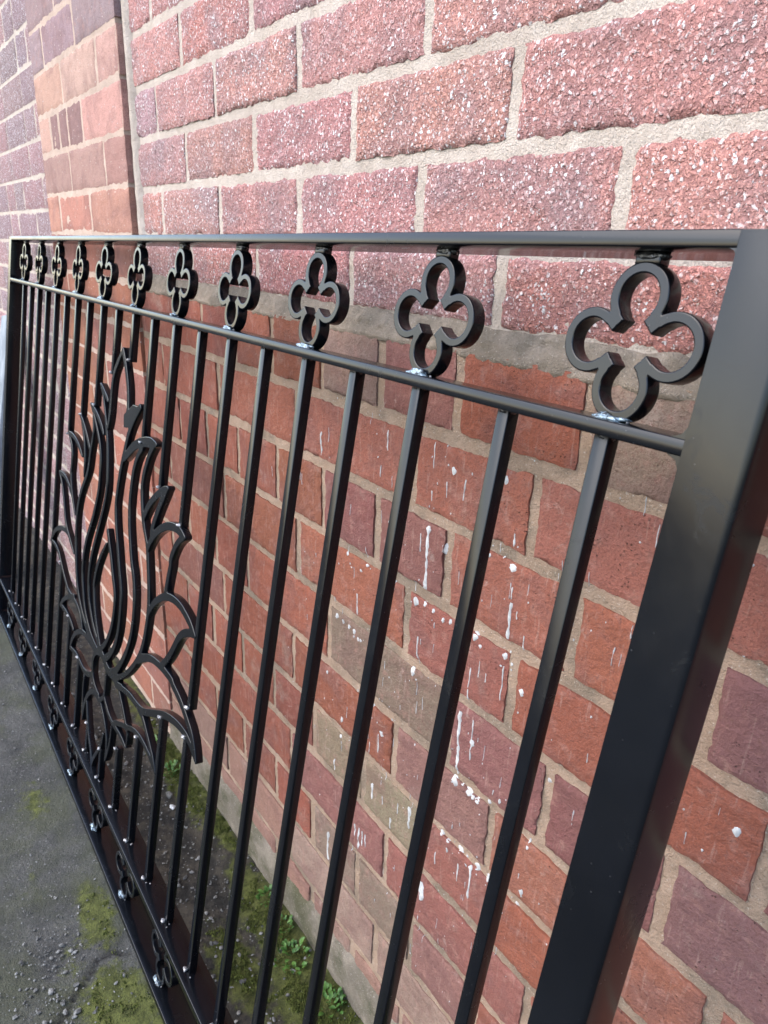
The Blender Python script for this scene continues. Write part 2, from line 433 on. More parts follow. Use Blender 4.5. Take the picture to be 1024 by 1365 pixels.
MOSS = [(-0.986, -0.312, 0.085, 0.035, 0.55), (-0.642, -0.284, 0.085, 0.034, 0.8), (-0.455, -0.300, 0.085, 0.055, 1.0), (-0.375, -0.265, 0.06, 0.03, 0.95),
        (-0.46, -0.05, 0.16, 0.04, 0.95), (-0.30, -0.06, 0.12, 0.055, 1.0), (-0.90, -0.045, 0.22, 0.035, 0.9), (-1.25, -0.04, 0.25, 0.03, 0.7),
        (-0.42, -0.13, 0.10, 0.035, 0.85), (-0.70, -0.035, 0.10, 0.022, 0.8), (-0.12, -0.06, 0.2, 0.05, 0.9), (0.25, -0.06, 0.3, 0.05, 0.8),
        (-0.80, -0.36, 0.18, 0.05, 0.32), (-0.56, -0.33, 0.10, 0.05, 0.40), (-1.5, -0.5, 0.4, 0.15, 0.35), (-0.2, -0.5, 0.3, 0.12, 0.5)]
CRACK = [(-0.545, -0.262), (-0.565, -0.285), (-0.56, -0.305), (-0.535, -0.325), (-0.525, -0.345), (-0.50, -0.365), (-0.485, -0.40), (-0.45, -0.44)]

def seg_dist(px, py, a, b):
    dx, dy = b[0]-a[0], b[1]-a[1]
    t = max(0, min(1, ((px-a[0])*dx+(py-a[1])*dy)/(dx*dx+dy*dy)))
    return math.hypot(px-a[0]-t*dx, py-a[1]-t*dy)

def spaced(lo, hi, step, far_lo, far_hi):
    a = list(np.arange(lo, hi, step))
    s, x = step, hi
    while x < far_hi:
        a.append(x); s *= 1.35; x += s
    a.append(far_hi)
    s, x = step, lo
    pre = []
    while x > far_lo:
        s *= 1.35; x -= s; pre.append(x)
    pre[-1] = far_lo
    return pre[::-1] + a

def build_ground():
    xs = spaced(-2.3, 0.1, 0.0075, -60, 60)
    ys = spaced(-0.56, -0.005, 0.0065, -80, 40)
    nx, ny = len(xs), len(ys)
    vs, mo, so, cr = [], [], [], []
    for y in ys:
        for x in xs:
            near = -2.4 < x < 0.3 and -0.7 < y < 0.02
            z = ground_z(x, y)
            m = s = c = 0.0
            # soil strip between gate and wall, ragged edge
            edge = -0.185 + 0.018*fbm(x, 3.1, 0, 9)
            s = max(0.0, min(1.0, (y-edge)/0.03+0.5))
            if near:
                z += -0.004 + 0.0035*fbm(x, y, 1, 14) + 0.0018*fbm(x, y, 5, 80, 2)
                for mx, my, rx, ry, k in MOSS:
                    d = math.hypot((x-mx)/rx, (y-my)/ry)
                    if d < 1.6: m = max(m, k*(1-d/1.6)*1.25)
                z += s*(0.006*fbm(x, y, 9, 28, 3) + 0.010*max(0, (y+0.12)/0.12))
                z += 0.004*max(0, m-0.3)*(0.5+fbm(x, y, 2, 90, 2))
                if x > -0.7 and y < -0.2:
                    d = min(seg_dist(x + 0.005*nz(x, y, 3, 60), y + 0.005*nz(x, y, 7, 60), CRACK[i], CRACK[i+1]) for i in range(len(CRACK)-1))
                    c = max(0.0, 1-d/0.0065)
                    z -= 0.004*c
            else:
                s = s if -3 < x < 3 and y < 0.1 else 0.0
                m = 0.25
            vs.append((x, y, z)); mo.append(m); so.append(s); cr.append(min(1.0, c*1.2))
    fs = [(j*nx+i, j*nx+i+1, (j+1)*nx+i+1, (j+1)*nx+i) for j in range(ny-1) for i in range(nx-1)]
    me = mesh_from('ground', vs, fs, True)
    for nme, dat in (('moss', mo), ('soil', so), ('crack', cr)):
        at = me.attributes.new(nme, 'FLOAT', 'POINT')
        at.data.foreach_set('value', dat)
    o = link('ground', me, MAT['ground'])
    tag(o, kind='structure', label='grey worn tarmac ground with moss patches and a strip of soil by the wall')
    return o
build_ground()

# ------------------------------------------------------------------ bricks
def brick_mesh(w, h, depth, seed, cell=0.006, relief=0.001, edge=0.0015, rnd=0.002, chip=0.0):
    """front face of w x h at y=0 (towards -y), irregular arrises, sides run back by depth"""
    nx = max(6, int(w/cell)); nzc = max(4, int(h/cell))
    vs, fs = [], []
    sx, sz = seed*7.31, seed*3.77
    for j in range(nzc+1):
        for i in range(nx+1):
            x = -w/2 + w*i/nx
            z = -h/2 + h*j/nzc
            ex = min(i, nx-i)*w/nx
            ez = min(j, nzc-j)*h/nzc
            e = min(ex, ez)
            y = relief*2.0*fbm(x+sx, z+sz, seed, 38, 3)
            if relief > 0.0009:
                y += relief*1.1*nz(x+sx, z+sz, 0, 210)
            y += rnd*max(0.0, 1-e/0.0045)**2
            k = max(0.0, 1-e/0.012)
            wob = edge*k
            x += wob*(fbm(x+sx, z+sz, 2.2, 95, 3)*2.4) + (-1 if x < 0 else 1)*(-chip*k*max(0, fbm(sx, z+sz, 4, 26, 2))*2 if ex < ez else 0)
            z += wob*(fbm(x+sx, z+sz, 8.2, 95, 3)*2.4) + (-1 if z < 0 else 1)*(-chip*k*max(0, fbm(x+sx, sz, 6, 26, 2))*2 if ez <= ex else 0)
            vs.append((x, y, z))
    W = nx+1
    for j in range(nzc):
        for i in range(nx):
            a = j*W+i
            fs.append((a, a+1, a+W+1, a+W))
    ring = [i for i in range(nx+1)] + [j*W+nx for j in range(1, nzc+1)] + [nzc*W+i for i in range(nx-1, -1, -1)] + [j*W for j in range(nzc-1, 0, -1)]
    b0 = len(vs)
    for r in ring:
        vs.append((vs[r][0], depth, vs[r][2]))
    n = len(ring)
    for k in range(n):
        a, b = ring[k], ring[(k+1) % n]
        fs.append((b, a, b0+k, b0+(k+1) % n))
    m = mesh_from('brick', vs, fs, True)
    m.set_sharp_from_angle(angle=math.radians(65))
    return m

SEED = [0]
def brick(parent, x0, x1, z0, z1, y, mat, col, **k):
    SEED[0] += 1
    me = brick_mesh(x1-x0, z1-z0, 0.03, SEED[0], **k)
    o = link('brick', me, MAT[mat], parent, ((x0+x1)/2, y, (z0+z1)/2))
    o.color = (*col, 1)
    return o

def backing(name, parent, x0, x1, z0, z1, y, mat, amp, step=0.008, seed=0.0, holes=None):
    nx = int((x1-x0)/step); nzz = int((z1-z0)/step)
    vs = []
    for j in range(nzz+1):
        for i in range(nx+1):
            x = x0+(x1-x0)*i/nx; z = z0+(z1-z0)*j/nzz
            vs.append((x, y + amp*(fbm(x, z, seed, 30, 3)*1.6 + 0.5*nz(x, z, seed, 120)), z))
    W = nx+1
    fs = [(j*W+i, j*W+i+1, (j+1)*W+i+1, (j+1)*W+i) for j in range(nzz) for i in range(nx)]
    b0 = len(vs)
    vs += [(x0, y+0.2, z0), (x1, y+0.2, z0), (x1, y+0.2, z1), (x0, y+0.2, z1)]
    bl, br, tl, tr = 0, nx, nzz*W, nzz*W+nx
    fs += [(b0, b0+3, b0+2, b0+1)]
    fs += [tuple([b0] + [b0+1] + list(range(nx, -1, -1)))]
    fs += [tuple([b0+2, b0+3] + [tl+i for i in range(nx+1)])]
    fs += [tuple([b0+3, b0] + [j*W for j in range(nzz+1)])]
    fs += [tuple([b0+1, b0+2] + [j*W+nx for j in range(nzz, -1, -1)])]
    m = mesh_from(name, vs, fs, True)
    m.set_sharp_from_angle(angle=math.radians(60))
    return link(name, m, MAT[mat], parent)

def vary(c, rng, k=0.12):
    f = 1+rng.uniform(-k, k)
    return tuple(max(0.01, v*f*(1+rng.uniform(-0.05, 0.05))) for v in c)

RUSTIC = [(0.63, 0.29, 0.255), (0.59, 0.30, 0.275), (0.64, 0.30, 0.25), (0.50, 0.305, 0.30), (0.64, 0.275, 0.225)]
RED = [(0.25, 0.082, 0.050), (0.225, 0.075, 0.050), (0.265, 0.089, 0.054), (0.235, 0.080, 0.052), (0.20, 0.075, 0.054)]
BROWN = (0.235, 0.165, 0.125)
OLIVE = (0.225, 0.185, 0.120)
PURPLE = (0.185, 0.095, 0.090)

def build_main_wall():
    rng = random.Random(4)
    root = empty('brick_wall', (0, 0, 0))
    tag(root, 'long red brick wall with rough speckled bricks above smooth paint-splashed bricks', 'wall')
    backing('upper_mortar', root, -1.030, 1.15, ZG-0.145, ZG+0.90, 0.0027, 'mortar_up', 0.0009, 0.008, 3.0)
    backing('lower_mortar', root, -1.022, 1.15, -0.08, ZG-0.158, -0.0090, 'mortar_low', 0.0014, 0.0085, 6.0)
    # upper rustic stretcher bond, 75 mm courses
    for r in range(-2, 12):
        z0, z1 = ZG+0.075*r, ZG+0.075*(r+1)
        if r == -2: z0 += 0.007
        off = 0 if r % 2 == 1 else 1              # row below first joint (r=-1) has joints at even half bricks
        k = -10 + ((-10+off) % 2 == 1)*0
        ks = [q for q in range(-10, 11) if (q - (0 if r % 2 else 1)) % 2 == 0]
        xs = [-1.012] + [q*0.1125 for q in ks if q*0.1125 > -0.985] 
        for a, b in zip(xs, xs[1:]):
            gl = 0.0055
            col = vary(rng.choice(RUSTIC), rng, 0.10)
            if abs((a+b)/2+0.0) < 0.0: col = RUSTIC[0]
            near = -0.5 < b < 0.5
            brick(root, a + (gl if a > -1.0 else 0), b-gl, z0+0.0055+rng.uniform(-.001, .001), z1-0.0055, rng.uniform(-0.001, 0.001), 'rustic', col,
                  cell=0.0045 if near else 0.007, relief=0.0014, edge=0.002, rnd=0.0022)
    # lower smooth bricks: apparent joints measured on the upper plane, carried to the lower plane
    P = (0.44570-0.012)/0.44570
    fx = lambda X: 0.34338+(X-0.34338)*P
    fz = lambda Zr: -0.07724+(Zr+0.07724)*P + ZG
    zr = [-0.160, -0.247, -0.333, -0.423, -0.513, -0.608, -0.697, -0.785, -0.874, -0.963, -1.052, -1.141, -1.20]
    H = [-1.12+0.122*i for i in range(16)]
    rows = [
        [-1.02, -0.88, -0.76, -0.64, -0.524, -0.396, -0.276, -0.152, -0.003, 0.12, 0.245, 0.37, 0.49, 0.61, 0.75],
        [-0.95, -0.705, -0.459, -0.212, -0.046, 0.2, 0.445, 0.69],
        [-1.0, -0.88, -0.759, -0.641, -0.515, -0.392, -0.273, -0.150, 0.012, 0.137, 0.26, 0.38, 0.5, 0.62, 0.75],
        [-0.945, -0.70, -0.456, -0.213, -0.048, 0.197, 0.44, 0.68],
        [-0.99, -0.87, -0.745, -0.62, -0.375, -0.13, 0.008, 0.133, 0.37, 0.61],
        [-0.965, -0.721, -0.472, -0.222, -0.054, 0.19, 0.43, 0.67],
        [-1.02, -0.898, -0.775, -0.652, -0.537, -0.412, -0.286, -0.165, -0.04, 0.08, 0.2, 0.32, 0.44, 0.56, 0.68],
        [-0.984, -0.735, -0.483, -0.231, 0.02, 0.265, 0.51, 0.75],
        [-1.02, -0.90, -0.78, -0.659, -0.537, -0.417, -0.293, -0.17, -0.05, 0.07, 0.19, 0.31, 0.43, 0.55, 0.67],
        [-0.98, -0.736, -0.49, -0.245, 0.0, 0.245, 0.49, 0.73],
        [-1.02, -0.9, -0.78, -0.66, -0.54, -0.42, -0.3, -0.18, -0.06, 0.06, 0.18, 0.3, 0.42, 0.54, 0.66],
        [-0.98, -0.736, -0.49, -0.245, 0.0, 0.245, 0.49, 0.73],
    ]
    OVER = [(0, 0.06, BROWN), (0, -0.334, (0.225, 0.148, 0.118)), (0, -0.21, (0.235, 0.099, 0.081)), (1, -0.13, (0.275, 0.095, 0.061)), (1, 0.08, (0.267, 0.099, 0.072)), (1, -0.33, (0.275, 0.099, 0.067)),
            (4, -0.25, (0.184, 0.135, 0.097)), (6, -0.225, OLIVE), (4, 0.25, PURPLE), (3, 0.30, (0.203, 0.077, 0.070)), (2, -0.33, (0.203, 0.077, 0.067)), (2, -0.21, (0.207, 0.087, 0.071)),
            (2, 0.2, (0.194, 0.090, 0.085)), (4, 0.07, (0.189, 0.074, 0.067)), (2, -0.07, (0.267, 0.095, 0.063)), (6, -0.35, (0.216, 0.165, 0.109)), (8, -0.35, (0.216, 0.157, 0.118)),
            (7, -0.1, (0.243, 0.095, 0.076)), (5, -0.14, (0.219, 0.113, 0.094)), (3, -0.13, (0.251, 0.090, 0.067)), (5, 0.07, (0.267, 0.104, 0.067)), (5, 0.31, (0.267, 0.099, 0.067)), (8, -0.23, (0.198, 0.148, 0.109)),
            (4, -0.06, (0.211, 0.090, 0.081)), (9, -0.12, (0.243, 0.148, 0.109)), (6, -0.1, (0.251, 0.095, 0.072)), (9, -0.37, (0.279, 0.174, 0.134)), (8, -0.11, (0.235, 0.117, 0.098)), (7, -0.36, (0.227, 0.099, 0.085))]
    for r, xs0 in enumerate(rows):
        zt, zb = fz(zr[r]), fz(zr[r+1])
        if zt < -0.02: continue
        xs0 = [x for x in xs0 if x < 0.62]
        while xs0[-1] < 0.95: xs0.append(xs0[-1]+0.245)
        xs = [-1.022/P] + [x for x in xs0 if x > -0.98] + [1.17]
        xs = [fx(x) if i else -1.018 for i, x in enumerate(xs)]
        for i, (a, b) in enumerate(zip(xs, xs[1:])):
            if b-a < 0.03: continue
            col = vary(rng.choice(RED + [RED[0], RED[2]]), rng, 0.10)
            mid = (a+b)/2
            for rr, xo, cc in OVER:
                if rr == r and abs(mid - fx(xo)) < 0.045: col = cc
            if r >= 9:
                col = tuple(0.45*c + 0.55*d for c, d in zip(col, (0.29, 0.215, 0.17)))
            g = 0.006
            t = 0.004 if r == 0 else 0.0065
            brick(root, a+g+rng.uniform(-.0015, .0015), b-g+rng.uniform(-.0015, .0015), zb+0.0065+rng.uniform(-.002, .0015), zt-t+rng.uniform(-.001, .001), -0.012+rng.uniform(-0.0012, 0.001), 'smooth', col,
                  cell=0.0045 if -0.6 < b < 0.5 else 0.008, relief=0.0012, edge=0.0015, rnd=0.0014, chip=0.0022)
    # cement fillet on the ledge between the two kinds of brick
    nx, prof = 760, [(0.004, -0.1375), (-0.0008, -0.1385)] + [(-0.0012-0.0118*q/10, -0.1395-0.0235*q/10) for q in range(1, 11)] + [(-0.0105, -0.1665), (-0.002, -0.169)]
    vs, np_ = [], len(prof)
    for i in range(nx+1):
        x = -1.02 + 2.17*i/nx
        up = 0.012*fbm(x, 1, 4, 9, 3)+0.006*fbm(x, 1, 7, 40, 2)
        dn = 0.004*fbm(x, 5, 9, 14, 2)
        for j, (py, pz) in enumerate(prof):
            t = j/(np_-1)
            rough = (0.0058*fbm(x, j*0.0035, 2, 90, 3)+0.003*fbm(x, j*0.0035, 7, 25, 2))*(0 if j in (0, np_-1) else 1)
            vs.append((x, py+rough, ZG+pz+up*(1-t)+dn*t))
    fs = [(i*np_+j, i*np_+j+1, (i+1)*np_+j+1, (i+1)*np_+j) for i in range(nx) for j in range(np_-1)]
    link('cement_fillet', mesh_from('cement_fillet', vs, fs, True), MAT['cement'], root)
    # thin render smear along the foot of the wall
    nx, nzr = 240, 16
    vs = []
    for i in range(nx+1):
        x = -1.02+2.17*i/nx
        top = 0.075 + 0.045*fbm(x, 2, 3, 5, 4) + 0.02*fbm(x, 2, 8, 22, 2)
        for j in range(nzr+1):
            t = j/nzr
            z = -0.06 + (top+0.06)*t
            y = -0.0185 + 0.005*fbm(x, z, 6, 25, 3) + (0.012 if t > 0.98 else 0.004*max(0, t-0.8)/0.2) - 0.010*max(0, 0.5-t)
            vs.append((x, y, z))
    W = nzr+1
    fs = [(i*W+j, (i+1)*W+j, (i+1)*W+j+1, i*W+j+1) for i in range(nx) for j in range(nzr)]
    link('base_render', mesh_from('base_render', vs, fs, True), MAT['render'], root)
    return root
WALL = build_main_wall()

def build_pier():
    rng = random.Random(11)
    root = empty('brick_pier', (-1.32, 0, 0))
    tag(root, 'smooth orange and purple brick pier, flush-jointed, between two rough speckled walls', 'pier')
    y = -0.016
    ox = 1.32
    backing('pier_mortar', root, -1.622+ox, -1.018+ox, -0.1, ZG+0.90, y+0.0012, 'mortar_pier', 0.0005, 0.010, 8.0)
    zs = [ZG+0.008+0.0812*i for i in range(-14, 12)]
    E, O = [-1.625, -1.515, -1.262, -1.015], [-1.625, -1.388, -1.14, -1.015]
    tint = {-1: (0.42, 0.20, 0.145), 0: (0.33, 0.19, 0.155), 1: (0.46, 0.265, 0.205), 2: (0.45, 0.275, 0.215), 3: (0.27, 0.19, 0.19), 4: (0.26, 0.185, 0.19)}
    for i, (z0, z1) in enumerate(zip(zs, zs[1:])):
        r = i-14
        xs = O if r % 2 == 0 else E
        if r == 1: xs = [-1.625, -1.52, -1.445, -1.372, -1.265, -1.015]
        for q, (a, b) in enumerate(zip(xs, xs[1:])):
            col = vary(tint.get(r, rng.choice([(0.36, 0.14, 0.09), (0.28, 0.12, 0.09), (0.33, 0.13, 0.08)])), rng, 0.07)
            if r == 1 and q in (1, 2, 3): col = (0.22, 0.125, 0.115)
            g = 0.0032
            brick(root, a+g*(q > 0)+ox, b-g*(b < -1.02)+ox, z0+0.0032, z1-0.0032, y+rng.uniform(-.0008, .0008), 'smooth', col, cell=0.007, relief=0.0006, edge=0.0014, rnd=0.0013, chip=0.0025)
    # ragged mortar bead closing the joint between pier and wall
    vs, nn = [], 160
    prof = [(-1.0185, 0.003), (-1.013, -0.0045), (-1.005, -0.0065), (-0.997, -0.0050), (-0.990, 0.003)]
    for i in range(nn+1):
        z = (ZG+0.90)*i/nn
        wob = 0.004*fbm(3, z, 1, 14, 3)
        for j, (x, yy) in enumerate(prof):
            vs.append((x+ox+wob+0.002*fbm(x, z, j, 60, 2), yy+0.0022*fbm(x*3, z, 5, 50, 3), z))
    k = len(prof)
    fs = [(i*k+j, i*k+j+1, (i+1)*k+j+1, (i+1)*k+j) for i in range(nn) for j in range(k-1)]
    link('joint_bead', mesh_from('joint_bead', vs, fs, True), MAT['mortar_up'], root)
build_pier()

def build_far_wall():
    rng = random.Random(21)
    root = empty('brick_wall', (-2.3, 0, 0))
    tag(root, 'purple and pink speckled brick wall beyond the smooth brick pier', 'wall')
    ox = 2.3
    backing('mortar', root, -3.4+ox, -1.63+ox, -0.1, ZG+0.90, 0.0022, 'mortar_up', 0.0005, 0.014, 12.0)
    zs = [ZG-0.02+0.0791*i for i in range(-15, 12)]
    for i, (z0, z1) in enumerate(zip(zs, zs[1:])):
        off = 0.0 if i % 2 else 0.12
        xs = [-1.632]
        x = -1.735 - off*0.95
        while x > -3.35:
            xs.append(x); x -= 0.24 if rng.random() < 0.6 else 0.12
        xs.append(-3.4)
        for b, a in zip(xs, xs[1:]):
            if b-a < 0.03: continue
            col = vary(rng.choice([(0.44, 0.245, 0.235), (0.31, 0.225, 0.24), (0.34, 0.235, 0.24), (0.42, 0.24, 0.235)]), rng, 0.08)
            brick(root, a+0.004+ox, b-0.004+ox, z0+0.0042, z1-0.0042, rng.uniform(-.0008, .0008), 'rustic', col, cell=0.012, relief=0.0010, edge=0.0008, rnd=0.002)
build_far_wall()

# ------------------------------------------------------------------ outlines from distance fields
def chaikin(pts, it=2):
    for _ in range(it):
        q = [pts[0]]
        for a, b in zip(pts, pts[1:]):
            q.append((a[0]*.75+b[0]*.25, a[1]*.75+b[1]*.25))
            q.append((a[0]*.25+b[0]*.75, a[1]*.25+b[1]*.75))
        q.append(pts[-1])
        pts = q
    return pts

def field_segments(F, X, Z, segs):
    """lower F by tapered capsules (ax,az,ra,bx,bz,rb) on the grid X,Z"""
    h = X[1]-X[0]
    for ax, az, ra, bx, bz, rb in segs:
        R = max(ra, rb)+0.006
        i0 = max(0, int((min(ax, bx)-R-X[0])/h)); i1 = min(len(X), int((max(ax, bx)+R-X[0])/h)+2)
        j0 = max(0, int((min(az, bz)-R-Z[0])/h)); j1 = min(len(Z), int((max(az, bz)+R-Z[0])/h)+2)
        gx, gz = np.meshgrid(X[i0:i1], Z[j0:j1], indexing='ij')
        dx, dz = bx-ax, bz-az
        L = dx*dx+dz*dz+1e-12
        t = np.clip(((gx-ax)*dx+(gz-az)*dz)/L, 0, 1)
        d = np.hypot(gx-ax-t*dx, gz-az-t*dz) - (ra+(rb-ra)*t)
        F[i0:i1, j0:j1] = np.minimum(F[i0:i1, j0:j1], d)

def contours(F, X, Z):
    """marching squares: closed loops of the zero level"""
    nx, nz_ = F.shape
    S = F < 0
    segs = {}
    def ed(i, j, a):                       # a=0 edge to (i+1,j), a=1 edge to (i,j+1)
        return (i, j, a)
    code = S[:-1, :-1]*1 + S[1:, :-1]*2 + S[1:, 1:]*4 + S[:-1, 1:]*8
    tab = {1: [(3, 0)], 2: [(0, 1)], 3: [(3, 1)], 4: [(1, 2)], 5: [(3, 2), (1, 0)], 6: [(0, 2)], 7: [(3, 2)], 8: [(2, 3)], 9: [(2, 0)],
           10: [(0, 3), (2, 1)], 11: [(2, 1)], 12: [(1, 3)], 13: [(1, 0)], 14: [(0, 3)]}
    for i, j in np.argwhere((code > 0) & (code < 15)):
        i, j = int(i), int(j)
        E_ = [ed(i, j, 0), ed(i+1, j, 1), ed(i, j+1, 0), ed(i, j, 1)]
        for a, b in tab[int(code[i, j])]:
            segs[E_[a]] = E_[b]
    def pos(e):
        i, j, a = e
        if a == 0:
            t = F[i, j]/(F[i, j]-F[i+1, j]); return (X[i]+t*(X[i+1]-X[i]), Z[j])
        t = F[i, j]/(F[i, j]-F[i, j+1]); return (X[i], Z[j]+t*(Z[j+1]-Z[j]))
    loops = []
    while segs:
        s, e = segs.popitem()
        lp = [s]
        while e != s and e in segs:
            lp.append(e); e = segs.pop(e)
        if len(lp) > 8: loops.append([pos(q) for q in lp])
    return loops

def simplify(pts, tol):
    keep = [True]*len(pts)
    def rec(a, b):
        stack = [(a, b)]
        while stack:
            a, b = stack.pop()
            if b-a < 2: continue
            ax, az = pts[a]; bx, bz = pts[b]
            L = math.hypot(bx-ax, bz-az)+1e-12
            best, bi = 0, -1
            for i in range(a+1, b):
                if L > 1e-9: d = abs((pts[i][0]-ax)*(bz-az)-(pts[i][1]-az)*(bx-ax))/L
                else: d = 0
                d = max(d, 0) if L > 1e-6 else math.hypot(pts[i][0]-ax, pts[i][1]-az)
                if d > best: best, bi = d, i
            if best > tol:
                stack += [(a, bi), (bi, b)]
            else:
                for i in range(a+1, b): keep[i] = False
    m = len(pts)//2
    rec(0, m); rec(m, len(pts)-1)
    return [p for p, k in zip(pts, keep) if k]

def plate_mesh(name, loops, y0, y1, bev):
    """cut plate in the local x-z plane between y0 (front) and y1 (back)"""
    cu = bpy.data.curves.new(name, 'CURVE')
    cu.dimensions = '2D'
    cu.fill_mode = 'BOTH'
    cu.extrude = (y1-y0)/2 - bev
    cu.bevel_depth = bev
    cu.bevel_resolution = 2
    cu.offset = -bev
    for lp in loops:
        sp = cu.splines.new('POLY')
        sp.points.add(len(lp)-1)
        for p, (x, z) in zip(sp.points, lp): p.co = (x, z, 0, 1)
        sp.use_cyclic_u = True
    ob = bpy.data.objects.new(name, cu)
    COL.objects.link(ob)
    dg = bpy.context.evaluated_depsgraph_get()
    dg.update()
    me = bpy.data.meshes.new_from_object(ob.evaluated_get(dg))
    bpy.data.objects.remove(ob)
    yc = (y0+y1)/2
    me.transform(Matrix(((1, 0, 0, 0), (0, 0, -1, yc), (0, 1, 0, 0), (0, 0, 0, 1))))
    me.name = name
    for p in me.polygons: p.use_smooth = abs(p.normal.y) < 0.9995
    me.set_sharp_from_angle(angle=math.radians(48))
    return me

# ------------------------------------------------------------------ the gate
S = 1.035                                   # metres per fitted unit
TILT, GYAW, GROLL = 0.16455, -0.014344, 0.011137
U1, PITCH_B = 0.100123*S, 0.0896093*S
VTOP, TH, VMID, VLOW = 1.049706*S, 0.0088097*S, 0.948041*S, 0.1141705*S
DEP, BS, W0 = 0.037994*S, 0.0105467*S, 0.01295*S
PI_, PW, PD = 0.155786*S, 0.035032*S, 0.0372*S
UL0, UL1 = -1.831*S, -1.797*S
BOFF = [-0.00363, 0.00423, -0.00255, -0.00326]

def gate_frame():
    ax = Vector((math.cos(GYAW), math.sin(GYAW), 0))
    bk = Vector((-math.sin(GYAW), math.cos(GYAW), 0))
    zz = Vector((0, 0, 1))
    up = zz*math.cos(TILT)+bk*math.sin(TILT)
    dp = bk*math.cos(TILT)-zz*math.sin(TILT)
    ax2, up2 = ax*math.cos(GROLL)+up*math.sin(GROLL), up*math.cos(GROLL)-ax*math.sin(GROLL)
    o = Vector((0, -0.267001, ZG-1.10))
    o = CAM+(o-CAM)*S
    return Matrix(((ax2.x, dp.x, up2.x, o.x), (ax2.y, dp.y, up2.y, o.y), (ax2.z, dp.z, up2.z, o.z), (0, 0, 0, 1)))

GATE = empty('driveway_gate')
GATE.matrix_world = gate_frame()
tag(GATE, 'black painted steel gate with flame emblem leaning against the brick wall', 'gate')

